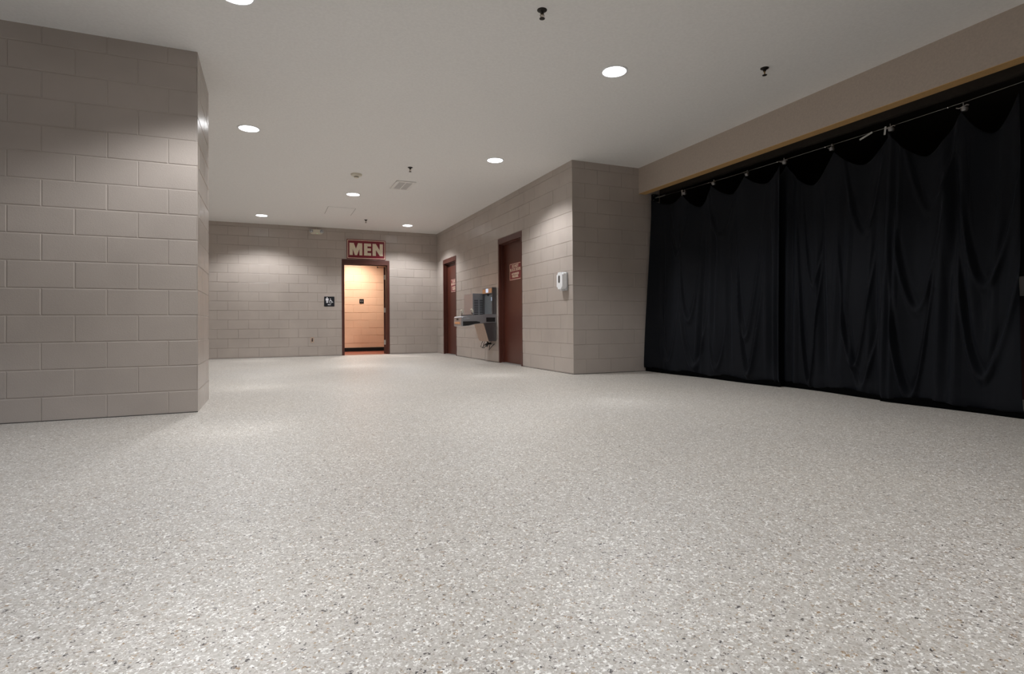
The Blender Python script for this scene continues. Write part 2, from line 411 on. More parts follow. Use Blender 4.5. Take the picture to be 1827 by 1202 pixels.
# restroom ceiling lamp
t = thing('restroom_ceiling_lamp', 'warm ceiling lamp inside the restroom behind the doorway', 'lamp', (2.05, 14.62, 2.7))
bm = BM(); lathe(bm, (2.05, 14.62, 2.7), [(0.17, 0), (0.17, -0.02), (0.15, -0.03), (0.15, -0.001)], cap=False); obj('trim_ring', bm, 'white_plastic', t, smooth=True)
bm = BM(); lathe(bm, (2.05, 14.62, 2.7), [(0.15, -0.004), (0.149, -0.024)]); obj('lens', bm, 'warm_lens', t, smooth=True)
ld = bpy.data.lights.new('lamp_glow', 'SPOT'); ld.energy = 375; ld.color = (1.0, 0.93, 0.86); ld.spot_size = math.radians(150); ld.spot_blend = 1; ld.shadow_soft_size = 0.12
lo = bpy.data.objects.new('lamp_glow', ld); COL.objects.link(lo); lo.parent = t; lo.location = (0, 0, -0.04)

# ------------------------------------------------------------------ door frames and doors
def door_sign(parent_x, yc, zc, label):
    t = thing('warning_sign', label, 'sign', (parent_x, yc, zc), None)
    W_, H_ = 0.49, 0.30
    pl = lambda u, v, d: (parent_x-0.004-d, yc-u, zc+v)
    bm = BM(); prism(bm, [pl(u, v, -0.004) for u, v in rrect(W_, H_, 0.01)], (-0.004, 0, 0)); obj('panel', bm, 'sign_red', t)
    bm = BM()
    for a, b, c, d in ((-W_/2+.010, W_/2-.010, H_/2-.018, H_/2-.010), (-W_/2+.010, W_/2-.010, -H_/2+.010, -H_/2+.018),
                       (-W_/2+.010, -W_/2+.018, -H_/2+.010, H_/2-.010), (W_/2-.018, W_/2-.010, -H_/2+.010, H_/2-.010)):
        box(bm, parent_x-0.0052, parent_x-0.004, yc-a, yc-b, zc+c, zc+d)
    obj('border', bm, 'cream', t)
    for body, size, v, sx in (('DO NOT', 0.070, 0.092, 0.98), ('BLOCK DOOR', 0.070, 0.032, 0.98), ('AUTHORIZED', 0.052, -0.042, 0.95), ('PERSONNEL', 0.052, -0.088, 0.95)):
        obj('lettering', text_bm(body, size, lambda u, w_, d, v=v, sx=sx: pl(u*sx, w_+v, d), 0.0015, 0.0010), 'cream', t)
def side_door(num, y0, y1, label):
    t = sthing('door_%d' % num, (XR, (y0+y1)/2, 0), label, 'door')
    f, hd = 0.05, 0.10
    dep = 0.2
    bm = BM()
    for a, b in ((y0, y0+f), (y1-f, y1)):
        box(bm, XR-0.006, XR+dep, a, b, 0, DH-hd, 0.002, 1)
    box(bm, XR-0.0065, XR+dep, y0, y1, DH-hd, DH, 0.002, 1)
    # rabbet stop
    for a, b in ((y0+f, y0+f+0.016), (y1-f-0.016, y1-f)): box(bm, XR+0.045, XR+0.093, a, b, 0, DH-hd)
    box(bm, XR+0.045, XR+0.093, y0+f, y1-f, DH-hd-0.016, DH-hd)
    obj('door_frame', bm, 'maroon_frame', t)
    bm = BM(); box(bm, XR+0.094, XR+0.138, y0+f+0.003, y1-f-0.003, 0.012, DH-hd-0.003, 0.002, 1); obj('door_leaf', bm, 'maroon_leaf', t)
    bm = BM(); prism(bm, [(XR+0.02, y0+f, 0), (XR+0.16, y0+f, 0), (XR+0.14, y0+f, 0.010), (XR+0.04, y0+f, 0.010)], (0, y1-y0-2*f, 0)); obj('threshold', bm, 'hinge', t)
    return t
side_door(1, D1[0], D1[1], 'nearer dark maroon door in the right wall beside the drinking fountain')
side_door(2, D2[0], D2[1], 'farther dark maroon door in the right wall near the back corner')
door_sign(XR+0.093, 8.812, 1.612, 'maroon and cream DO NOT BLOCK DOOR sign on the nearer maroon door')
door_sign(XR+0.093, 12.287, 1.602, 'maroon and cream DO NOT BLOCK DOOR sign on the maroon door by the back corner')
bm = BM(); box(bm, XR+0.21, XR+0.3, D1[0]-0.3, D1[1]+0.3, 0, H); struct(obj('wall_behind_door', bm, 'black'))
bm = BM(); box(bm, XR+0.21, XR+0.3, D2[0]-0.3, D2[1]+0.3, 0, H); struct(obj('wall_behind_far_door', bm, 'black'))

# men's doorway: frame, open leaf, hinges, closer arm
t = sthing('door_3', ((DM[0]+DM[1])/2, YB, 0), "open men's restroom doorway with dark maroon frame in the back wall", 'door')
f, hd = 0.052, 0.112
bm = BM()
for a, b in ((DM[0], DM[0]+f), (DM[1]-f, DM[1])): box(bm, a, b, YB-0.008, YB+0.205, 0, DH-hd, 0.002, 1)
box(bm, DM[0], DM[1], YB-0.0085, YB+0.205, DH-hd, DH, 0.002, 1)
xa, xb = DM[0]+f, DM[1]-f
box(bm, xa, xa+0.014, YB+0.06, YB+0.15, 0, DH-hd); box(bm, xb-0.014, xb, YB+0.06, YB+0.15, 0, DH-hd); box(bm, xa, xb, YB+0.06, YB+0.15, DH-hd-0.014, DH-hd)
obj('door_frame', bm, 'maroon_frame', t)
hx, hy = xb-0.002, YB+0.215
dv = Vector((0.26, 0.966, 0)).normalized(); pv = Vector((dv.y, -dv.x, 0))   # along the leaf / to the right across its thickness
def lp(a, b, z): return Vector((hx, hy, 0))+dv*a-pv*b+Vector((0, 0, z))
bm = BM(); prism(bm, [lp(0, 0, 0.012), lp(0.93, 0, 0.012), lp(0.93, 0.044, 0.012), lp(0, 0.044, 0.012)], (0, 0, 2.10)); leaf = obj('door_leaf', bm, 'maroon_leaf', t)
for z in (0.28, 1.06, 1.86):
    bm = BM(); prism(bm, [lp(-0.0025, 0.004, z-0.057), lp(0.0, 0.004, z-0.057), lp(0.0, 0.040, z-0.057), lp(-0.0025, 0.040, z-0.057)], (0, 0, 0.114))
    lathe(bm, (hx+0.003, hy-0.006, z-0.058), [(0.0065, 0), (0.0065, 0.116)], n=12)
    obj('hinge', bm, 'hinge', leaf)
bm = BM(); tube(bm, [(xb-0.02, YB+0.17, DH-hd-0.035), (2.40, YB+0.26, DH-hd-0.033)], 0.006); lathe(bm, (2.40, YB+0.26, DH-hd-0.045), [(0.012, 0), (0.012, 0.035)], n=12)
obj('closer_arm', bm, 'dark_plastic', t, smooth=True)

# ------------------------------------------------------------------ signs on the back wall
sx0, sx1, sz0, sz1 = 1.646, 2.542, 2.254, 2.712
t = thing('restroom_sign', 'large maroon MEN sign with cream letters above the doorway', 'sign', ((sx0+sx1)/2, YB, sz0))
bm = BM(); box(bm, sx0, sx1, YB-0.022, YB+0.001, sz0, sz1, 0.003, 1); obj('panel', bm, 'sign_red', t)
bm = BM(); yy = (YB-0.0235, YB-0.0215); o1, o2 = 0.016, 0.027
for a, b, c, d in ((sx0+o1, sx1-o1, sz1-o2, sz1-o1), (sx0+o1, sx1-o1, sz0+o1, sz0+o2), (sx0+o1, sx0+o2, sz0+o2, sz1-o2), (sx1-o2, sx1-o1, sz0+o2, sz1-o2)):
    box(bm, a, b, yy[0], yy[1], c, d)
obj('border', bm, 'cream', t)
bm = BM(); zb, zt = sz0+0.088, sz0+0.372
def glyph(pts): prism(bm, [(sx0+x, YB-0.0265, z) for x, z in pts], (0, 0.005, 0))
L = 0.060; R = 0.353; hm = zt-zb; st = 0.074
glyph([(L, zb), (L, zt), (L+0.098, zt), ((L+R)/2, zt-0.135), (R-0.098, zt), (R, zt), (R, zb), (R-0.066, zb), (R-0.066, zt-0.135),
       ((L+R)/2+0.026, zb), ((L+R)/2-0.026, zb), (L+st, zt-0.135), (L+st, zb)])
L = 0.393; R = 0.556
glyph([(L, zb), (L, zt), (R, zt), (R, zt-0.066), (L+0.078, zt-0.066), (L+0.078, zb+hm/2+0.032), (R-0.004, zb+hm/2+0.032), (R-0.004, zb+hm/2-0.032),
       (L+0.078, zb+hm/2-0.032), (L+0.078, zb+0.064), (R, zb+0.064), (R, zb)])
L = 0.590; R = 0.832
glyph([(L, zb), (L, zt), (L+0.078, zt), (R-0.074, zb+0.135), (R-0.074, zt), (R, zt), (R, zb), (R-0.070, zb), (L+0.078, zt-0.145), (L+0.078, zb)])
obj('lettering', bm, 'cream', t)

ax, az, aw = 1.254, 1.249, 0.226
t = thing('pictogram_sign', 'square black restroom sign with white man and wheelchair symbols left of the doorway', 'sign', (ax, YB, az-aw/2))
bm = BM(); prism(bm, [(ax+x, YB+0.001, az+z) for x, z in rrect(aw, aw, 0.008)], (0, -0.008, 0)); obj('panel', bm, 'sign_black', t)
def pic(bm, pts): prism(bm, [(ax+x, YB-0.0085, az+z) for x, z in pts], (0, 0.002, 0))
def disc(bm, x, z, r, n=18): pic(bm, [(x+r*math.cos(2*PI*k/n), z+r*math.sin(2*PI*k/n)) for k in range(n)])
bm = BM(); mx = -0.047
disc(bm, mx, 0.090, 0.0115)
pic(bm, [(mx-0.022, 0.074), (mx+0.022, 0.074), (mx+0.032, 0.066), (mx+0.032, 0.022), (mx+0.022, 0.022), (mx+0.021, 0.055), (mx+0.019, 0.055),
         (mx+0.019, -0.032), (mx+0.003, -0.032), (mx+0.003, 0.018), (mx-0.003, 0.018), (mx-0.003, -0.032), (mx-0.019, -0.032), (mx-0.019, 0.055), (mx-0.021, 0.055), (mx-0.022, 0.022), (mx-0.032, 0.022), (mx-0.032, 0.066)])
obj('man_symbol', bm, 'sign_white', t)
bm = BM(); wx, wz = 0.030, 0.000
disc(bm, wx-0.004, 0.062, 0.0085)
pic(bm, [(wx-0.010, 0.050), (wx+0.002, 0.050), (wx+0.003, 0.032), (wx+0.022, 0.032), (wx+0.022, 0.023), (wx+0.003, 0.023), (wx+0.003, 0.014), (wx+0.030, 0.014), (wx+0.042, -0.014), (wx+0.052, -0.010), (wx+0.054, -0.018), (wx+0.038, -0.026), (wx+0.024, 0.004), (wx-0.009, 0.004)])
ang0, ang1 = math.radians(120), math.radians(345)
po, pi_ = [], []
for k in range(21):
    a = ang0+(ang1-ang0)*k/20
    po.append((wx-0.002+0.034*math.cos(a), wz-0.004+0.034*math.sin(a))); pi_.append((wx-0.002+0.025*math.cos(a), wz-0.004+0.025*math.sin(a)))
pic(bm, po+pi_[::-1])
obj('wheelchair_symbol', bm, 'sign_white', t)
bm = text_bm('MEN', 0.034, lambda u, v, d: (ax+u, YB-0.0075-d, az-0.073+v), 0.0015, 0.0006); obj('lettering', bm, 'sign_white', t)

# ------------------------------------------------------------------ emergency light, wall outlet
ex, ez = 0.977, 2.838
t = thing('emergency_light', 'ivory emergency light with two round lamps high on the back wall', 'light', (ex, YB, 2.77))
bm = BM(); pr = [(-0.150, 0.02), (-0.125, 0.052), (0.125, 0.052), (0.150, 0.02), (0.150, -0.01), (0.105, -0.056), (-0.105, -0.056), (-0.150, -0.01)]
prism(bm, [(ex+x, YB+0.001, ez+z) for x, z in pr], (0, -0.055, 0))
bmesh.ops.bevel(bm, geom=[e for e in bm.edges], offset=0.008, segments=2, affect='EDGES')
obj('housing', bm, 'ivory', t, smooth=True)
for s in (-1, 1):
    c = (ex+s*0.112, YB-0.054, ez+0.008)
    bm = BM(); lathe(bm, c, [(0.040, 0), (0.042, -0.012), (0.040, -0.03), (0.036, -0.03)], axis='y', n=24); lamp = obj('lamp_head', bm, 'grey_plastic', t, smooth=True)
    bm = BM(); lathe(bm, c, [(0.036, -0.028), (0.030, -0.038), (0.015, -0.044), (0.004, -0.045)], axis='y', n=24); obj('lens', bm, 'glass_lamp', lamp, smooth=True)
bm = BM(); ball(bm, (ex+0.012, YB-0.056, ez-0.042), 0.006, 12); obj('indicator_led', bm, 'green_led', t)
bm = BM(); tube(bm, [(ex, YB-0.014, ez+0.05), (ex, YB-0.014, H-0.001)], 0.010, 10); obj('conduit', bm, 'drywall', t, smooth=True)

t = thing('wall_outlet', 'small electrical outlet low on the back wall left of the doorway', 'outlet', (0.882, YB, 0.372))
bm = BM(); prism(bm, [(0.882+x, YB+0.001, 0.372+z) for x, z in rrect(0.072, 0.116, 0.004)], (0, -0.007, 0)); obj('cover_plate', bm, 'apron', t)
for s in (-1, 1):
    bm = BM(); prism(bm, [(0.882+x, YB-0.006, 0.372+s*0.020+z) for x, z in rrect(0.034, 0.029, 0.012)], (0, -0.003, 0)); obj('receptacle', bm, 'dark_plastic', t)

# ------------------------------------------------------------------ soap / sanitizer dispenser on the right wall
dy, dz0, dz1 = 6.875, 1.160, 1.418
t = thing('sanitizer_dispenser', 'white hand sanitizer dispenser on the right wall near the corner', 'dispenser', (XR, dy, dz0))
bm = BM(); box(bm, XR-0.030, XR+0.001, dy-0.084, dy+0.084, dz0, dz1, 0.012, 3); obj('back_plate', bm, 'grey_plastic', t, smooth=True)
bm = BM()
prism(bm, [(XR-0.024, dy+y, (dz0+dz1)/2+0.012+z) for y, z in rrect(0.164, 0.236, 0.035)], (-0.068, 0, 0))
bmesh.ops.bevel(bm, geom=[e for e in bm.edges if all(abs(v.co.x-(XR-0.092)) < 1e-4 for v in e.verts)], offset=0.018, segments=4, affect='EDGES')
cover = obj('cover', bm, 'white_plastic', t, smooth=True)
bm = BM(); prism(bm, [(XR-0.091, dy+0.01+y, 1.322+z) for y, z in rrect(0.046, 0.108, 0.0225)], (-0.0022, 0, 0)); obj('viewing_window', bm, 'dark_plastic', cover)
bm = BM(); prism(bm, [(XR-0.028, dy-0.03, dz0+0.022), (XR-0.082, dy-0.03, dz0+0.022), (XR-0.076, dy-0.03, dz0-0.004), (XR-0.032, dy-0.03, dz0-0.002)], (0, 0.06, 0)); obj('nozzle_housing', bm, 'white_plastic', t)

# ------------------------------------------------------------------ drinking fountain with bottle filler
FY0, FY1 = 9.470, 9.972      # near and far side
t = thing('drinking_fountain', 'stainless drinking fountain with bottle filler on the right wall between the maroon doors', 'drinking fountain', (XR, 9.72, 0.385))
# basin: profile in X-Z, extruded along Y
bm = BM()
pf = [(XR+0.001, 0.722), (3.58, 0.722), (3.50, 0.712), (3.40, 0.700), (3.28, 0.672), (3.165, 0.664), (3.150, 0.676), (3.150, 0.826), (3.162, 0.838), (3.36, 0.862), (3.70, 0.884), (XR+0.001, 0.886)]
prism(bm, [(x, FY0, z) for x, z in pf], (0, FY1-0.04-FY0, 0))
# bowl recess in the top
bmesh.ops.bevel(bm, geom=[e for e in bm.edges if abs(e.verts[0].co.y-e.verts[1].co.y) < 1e-5], offset=0.012, segments=3, affect='EDGES')
basin = obj('basin', bm, 'steel', t, smooth=True)
bm = BM(); lathe(bm, (3.36, 9.70, 0.868), [(0.15, 0.004), (0.145, 0.0), (0.10, -0.003), (0.03, -0.004)], n=32); obj('bowl', bm, 'dark_steel', basin, smooth=True)
# push pads, and a dark sheet painting the undercut's shade
bm = BM(); box(bm, 3.62, 3.795, FY0-0.006, FY0+0.001, 0.742, 0.822, 0.002, 1)
pad = obj('push_pad', bm, 'dark_plastic', basin)
bm = BM(); box(bm, 3.19, 3.30, FY0-0.012, FY0+0.001, 0.775, 0.81, 0.004); obj('push_bar', bm, 'steel', basin)
bm = BM(); prism(bm, [(3.175, FY0-0.003, 0.672), (3.28, FY0-0.003, 0.682), (3.40, FY0-0.003, 0.708), (3.50, FY0-0.003, 0.720), (3.50, FY0-0.003, 0.742), (3.42, FY0-0.003, 0.756), (3.175, FY0-0.003, 0.752)], (0, 0.004, 0)); obj('recess_shade', bm, 'dark_plastic', basin)
bm = BM(); box(bm, 3.142, 3.151, FY0+0.09, FY1-0.12, 0.705, 0.745, 0.003); obj('push_bar', bm, 'orange', basin)  # reflected orange light put into this bar's colour
bm = BM(); box(bm, 3.144, 3.151, 9.66, 9.76, 0.775, 0.808, 0.001, 1); obj('push_button', bm, 'dark_plastic', basin)
# sloping apron below
bm = BM(); prism(bm, [(XR+0.001, FY0+0.005, 0.724), (3.578, FY0+0.005, 0.724), (3.570, FY0+0.005, 0.700), (3.668, FY0+0.005, 0.385), (XR+0.001, FY0+0.005, 0.385)], (0, FY1-FY0-0.01, 0)); ap = obj('cabinet', bm, 'dark_steel', t)
bm = BM(); prism(bm, [(3.560, FY0+0.003, 0.712), (3.664, FY0+0.003, 0.384), (3.671, FY0+0.003, 0.384), (3.572, FY0+0.003, 0.712)], (0, FY1-FY0-0.006, 0)); obj('front_panel', bm, 'apron', ap)
# bottle filler tower
TX = 3.740
bm = BM()
box(bm, TX+0.035, XR+0.001, FY0, FY1, 0.886, 1.374, 0.004)              # back shell
box(bm, TX, TX+0.036, FY0, FY0+0.03, 0.886, 1.374, 0.004); box(bm, TX, TX+0.036, FY1-0.03, FY1, 0.886, 1.374, 0.004)
box(bm, TX, TX+0.036, FY0+0.03, FY1-0.03, 1.262, 1.374, 0.004)
tower = obj('bottle_filler', bm, 'dark_steel', t)
bm = BM(); box(bm, TX+0.030, TX+0.036, FY0+0.03, FY1-0.03, 0.890, 1.262); obj('alcove_back', bm, 'grey_panel', tower)
bm = BM(); box(bm, TX-0.006, TX+0.001, FY0+0.012, FY1-0.012, 1.278, 1.360, 0.002, 1); obj('front_badge', bm, 'orange', tower)
bm = BM(); box(bm, TX-0.009, TX-0.004, 9.655, 9.775, 1.288, 1.360, 0.001, 1); obj('display_screen', bm, 'screen', tower)
bm = BM(); tube(bm, [(TX+0.012, 9.72, 1.262), (TX+0.012, 9.72, 1.225)], [0.018, 0.012], 14); obj('spout', bm, 'dark_plastic', tower, smooth=True)
bm = BM(); box(bm, TX+0.026, TX+0.031, 9.552, 9.572, 0.93, 1.18, 0.002, 1); obj('light_strip', bm, 'chrome', tower)
bm = BM(); box(bm, TX+0.024, TX+0.0305, 9.545, 9.580, 1.13, 1.20, 0.002, 1); obj('light_strip', bm, 'blue_led', tower)
# bubblers
for x, y, z in ((3.375, 9.56, 0.866), (3.30, 9.90, 0.858)):
    bm = BM(); lathe(bm, (x, y, z), [(0.022, 0), (0.022, 0.012), (0.013, 0.016), (0.013, 0.05), (0.018, 0.055), (0.016, 0.07), (0.005, 0.075)], n=16); b_ = obj('bubbler', bm, 'chrome', t, smooth=True)
    bm = BM(); tube(bm, [(x+0.012, y, z+0.045), (x+0.016, y, z+0.085), (x-0.004, y, z+0.105), (x-0.024, y, z+0.098)], [0.016, 0.018, 0.018, 0.012], 12); obj('guard', bm, 'ivory', b_, smooth=True)
# louvred cooler cabinet on the far side
CY0, CY1 = 9.985, 10.50
bm = BM(); box(bm, 3.545, XR+0.001, CY0, CY1, 0.70, 1.286, 0.005); cab = obj('cooler_cabinet', bm, 'steel', t)
for cx0, cx1 in ((3.575, 3.655), (3.685, 3.765)):
    for k in range(9):
        z = 0.885+k*0.0325
        bm = BM(); prism(bm, [(cx0, CY0+0.001, z), (cx0, CY0-0.004, z+0.002), (cx0, CY0-0.001, z+0.014), (cx0, CY0+0.001, z+0.014)], (cx1-cx0, 0, 0)); obj('louver_slot', bm, 'dark_plastic', cab)
# drain trap and hoses under the cabinet
bm = BM(); tube(bm, [(3.70, 9.62, 0.386), (3.70, 9.62, 0.32), (3.70, 9.66, 0.295), (3.70, 9.72, 0.32), (3.76, 9.74, 0.335), (XR+0.002, 9.74, 0.335)], 0.018, 12); obj('drain_trap', bm, 'dark_plastic', t, smooth=True)
for k, (x, y) in enumerate(((3.70, 9.86), (3.72, 9.80), (3.745, 9.55))):
    bm = BM(); tube(bm, [(x, y, 0.386), (x-0.02, y+0.01, 0.34), (x-0.035, y+0.02, 0.28-0.03*k), (x-0.01, y+0.03, 0.25), (x+0.04, y+0.02, 0.31), (XR+0.002, y+0.02, 0.33)], 0.006, 8); obj('supply_hose', bm, 'dark_plastic', t, smooth=True)

t.location.x -= 0.010
# ------------------------------------------------------------------ ceiling fixtures
def downlight(x, y, label):
    t = thing('downlight', label, 'ceiling light', (x, y, H), 'round recessed ceiling downlights')
    bm = BM(); lathe(bm, (x, y, H), [(0.122, 0.0005), (0.122, -0.003), (0.114, -0.007), (0.104, -0.006), (0.104, 0.0005)], n=48, cap=False); obj('trim_ring', bm, 'white_plastic', t, smooth=True)
    bm = BM(); lathe(bm, (x, y, H), [(0.104, 0.0), (0.103, -0.004), (0.08, -0.006), (0.03, -0.0065)], n=48); obj('lens', bm, 'lens', t, smooth=True)
    ld = bpy.data.lights.new('lamp_beam', 'SPOT'); ld.energy = LAMP_W; ld.color = LAMP_COL
    ld.spot_size = math.radians(131); ld.spot_blend = 0.42; ld.shadow_soft_size = 0.10
    lo = bpy.data.objects.new('lamp_beam', ld); COL.objects.link(lo); lo.parent = t; lo.location = (0, 0, -0.012)
    return t
dl = downlight(2.830, 4.165, 'lit round downlight nearest the black curtain, largest on the ceiling')
for x, y, lab in ((-0.215, 6.98, 'lit round downlight beside the block pier on the left'),
                  (2.840, 7.065, 'lit round downlight above the sanitizer dispenser corner'),
                  (1.317, 9.833, 'lit round downlight in the middle between smoke detector and access panel'),
                  (-0.150, 12.39, 'lit round downlight near the back wall left of the emergency light'),
                  (2.862, 12.467, 'lit round downlight near the back right corner beside the MEN sign'),
                  (-0.205, 4.19, 'lit round downlight cut off by the top edge above the pier'),
                  (1.9, 0.30, 'unseen round downlight added just above the camera for the near floor'),  # added lamp out of view, brightens the near floor
                  (-0.2, 1.35, 'unseen round downlight added behind the camera on the pier side'),  # unseen lamp added to lift the left foreground floor
                  (-3.2, 1.0, 'lit round downlight behind the camera far left'),
                  (-3.2, 10.2, 'lit round downlight hidden behind the pier')):
    q = dup(dl, (x, y, H), lab)
    if x < -3 and y < 3:        # the unseen lamp at the entrance side is cooler
        for c in q.children:
            if c.type == 'LIGHT': c.data = c.data.copy(); c.data.color = (0.78, 0.95, 1.22)

def sprinkler(x, y, label):
    t = thing('fire_sprinkler', label, 'sprinkler', (x, y, H), 'pendent fire sprinklers')
    bm = BM(); lathe(bm, (x, y, H), [(0.036, 0.0005), (0.035, -0.004), (0.022, -0.012), (0.014, -0.013), (0.012, -0.028)], n=24); obj('escutcheon', bm, 'bronze', t, smooth=True)
    bm = BM()
    for s in (-1, 1): tube(bm, [(x+s*0.010, y, H-0.026), (x+s*0.015, y, H-0.040), (x+s*0.004, y, H-0.060)], 0.003, 8)
    tube(bm, [(x, y, H-0.026), (x, y, H-0.058)], 0.003, 8); obj('frame_arms', bm, 'brass', t, smooth=True)
    bm = BM(); lathe(bm, (x, y, H-0.060), [(0.006, 0), (0.020, -0.001), (0.020, -0.004), (0.005, -0.006)], n=20); obj('deflector', bm, 'bronze', t, smooth=True)
    return t
sp = sprinkler(1.797, 3.545, 'dark pendent sprinkler at the top of the ceiling, left of the largest downlight')
for x, y, lab in ((4.03, 3.60, 'dark pendent sprinkler near the header, right of the largest downlight'),
                  (1.846, 7.85, 'small dark pendent sprinkler just behind the square vent'),
                  (1.885, 12.12, 'small dark pendent sprinkler nearest the back wall above the MEN sign')):
    dup(sp, (x, y, H), lab, 0.4)

sx, sy = 1.187, 8.50
t = thing('smoke_detector', 'round ivory smoke detector on the ceiling', 'smoke detector', (sx, sy, H))
bm = BM(); lathe(bm, (sx, sy, H), [(0.083, 0.0005), (0.083, -0.012), (0.076, -0.026), (0.050, -0.034), (0.045, -0.036)], n=36); obj('base', bm, 'ivory', t, smooth=True)
bm = BM(); lathe(bm, (sx, sy, H), [(0.034, -0.034), (0.034, -0.050), (0.028, -0.056), (0.010, -0.057)], n=28); ch = obj('sensor_chamber', bm, 'ivory', t, smooth=True)
bm = BM(); lathe(bm, (sx, sy, H), [(0.0345, -0.041), (0.0345, -0.048)], n=28); obj('sensor_slots', bm, 'dark_plastic', ch, smooth=True)

# square ceiling vent
vx0, vx1, vy0, vy1 = 1.815, 2.125, 8.62, 9.17
t = thing('ceiling_vent', 'square white ceiling vent with two grey grille panes', 'vent', ((vx0+vx1)/2, (vy0+vy1)/2, H))
bm = BM(); fr = 0.05; zc = (H-0.016, H+0.0005)
for a, b, c, d in ((vx0, vx1, vy0, vy0+fr), (vx0, vx1, vy1-fr, vy1), (vx0, vx0+fr, vy0+fr, vy1-fr), (vx1-fr, vx1, vy0+fr, vy1-fr)): box(bm, a, b, c, d, zc[0], zc[1], 0.004, 1)
box(bm, (vx0+vx1)/2-0.008, (vx0+vx1)/2+0.008, vy0+fr, vy1-fr, zc[0], zc[1])
obj('vent_frame', bm, 'vent', t)
for a, b in ((vx0+fr, (vx0+vx1)/2-0.008), ((vx0+vx1)/2+0.008, vx1-fr)):
    bm = BM(); n = 16
    for k in range(n):
        y = vy0+fr+(vy1-vy0-2*fr)*(k+0.5)/n
        prism(bm, [(a, y-0.010, H-0.004), (a, y-0.008, H-0.004), (a, y+0.008, H-0.014), (a, y+0.006, H-0.014)], (b-a, 0, 0))
    box(bm, a, b, vy0+fr, vy1-fr, H-0.003, H+0.0003)
    obj('grille', bm, 'vent_dark', t)
# flush access panel outlined in the ceiling
ax0, ax1, ay0, ay1 = 1.02, 1.52, 11.02, 11.75
t = thing('access_panel', 'flush white access panel faintly outlined in the ceiling', 'access panel', ((ax0+ax1)/2, (ay0+ay1)/2, H))
bm = BM(); box(bm, ax0, ax1, ay0, ay1, H-0.0025, H+0.0003, 0.001, 1); obj('panel', bm, 'ceiling', t)
bm = BM(); e = 0.007
for a, b, c, d in ((ax0-e, ax1+e, ay0-e, ay0), (ax0-e, ax1+e, ay1, ay1+e), (ax0-e, ax0, ay0, ay1), (ax1, ax1+e, ay0, ay1)): box(bm, a, b, c, d, H-0.0012, H+0.0003)
obj('gap', bm, 'gap_grey', t)

# ------------------------------------------------------------------ curtain, cable and clips
CLIPS = [(5.875, 2.425), (5.34, 2.43), (4.81, 2.41), (4.305, 2.412), (3.75, 2.398), (3.185, 2.408), (2.615, 2.385)]
SW = [(6.56, 2.475)]+[(y, z-0.022) for y, z in CLIPS]+[(2.235, 2.40)]
SAG = [0.085, 0.21, 0.155, 0.14, 0.27, 0.20, 0.28, 0.24]
CX = 5.10
def top_z(y):
    for i in range(len(SW)-1):
        (ya, za), (yb, zb_) = SW[i], SW[i+1]
        if yb-1e-6 <= y <= ya+1e-6:
            s = (ya-y)/(ya-yb); return za+(zb_-za)*s-SAG[i]*(1-abs(2*s-1)**1.7), i, s
    return SW[-1][1], len(SW)-2, 1.0
def bot_x(y):
    k = [(6.75, 4.985), (6.41, 5.00), (5.4, 5.035), (4.34, 5.03), (3.75, 4.985), (3.1, 4.90), (2.2, 4.865)]
    if y >= k[0][0]: return k[0][1]
    for (a, xa), (b, xb) in zip(k, k[1:]):
        if b <= y <= a: return xa+(xb-xa)*(a-y)/(a-b)
    return k[-1][1]
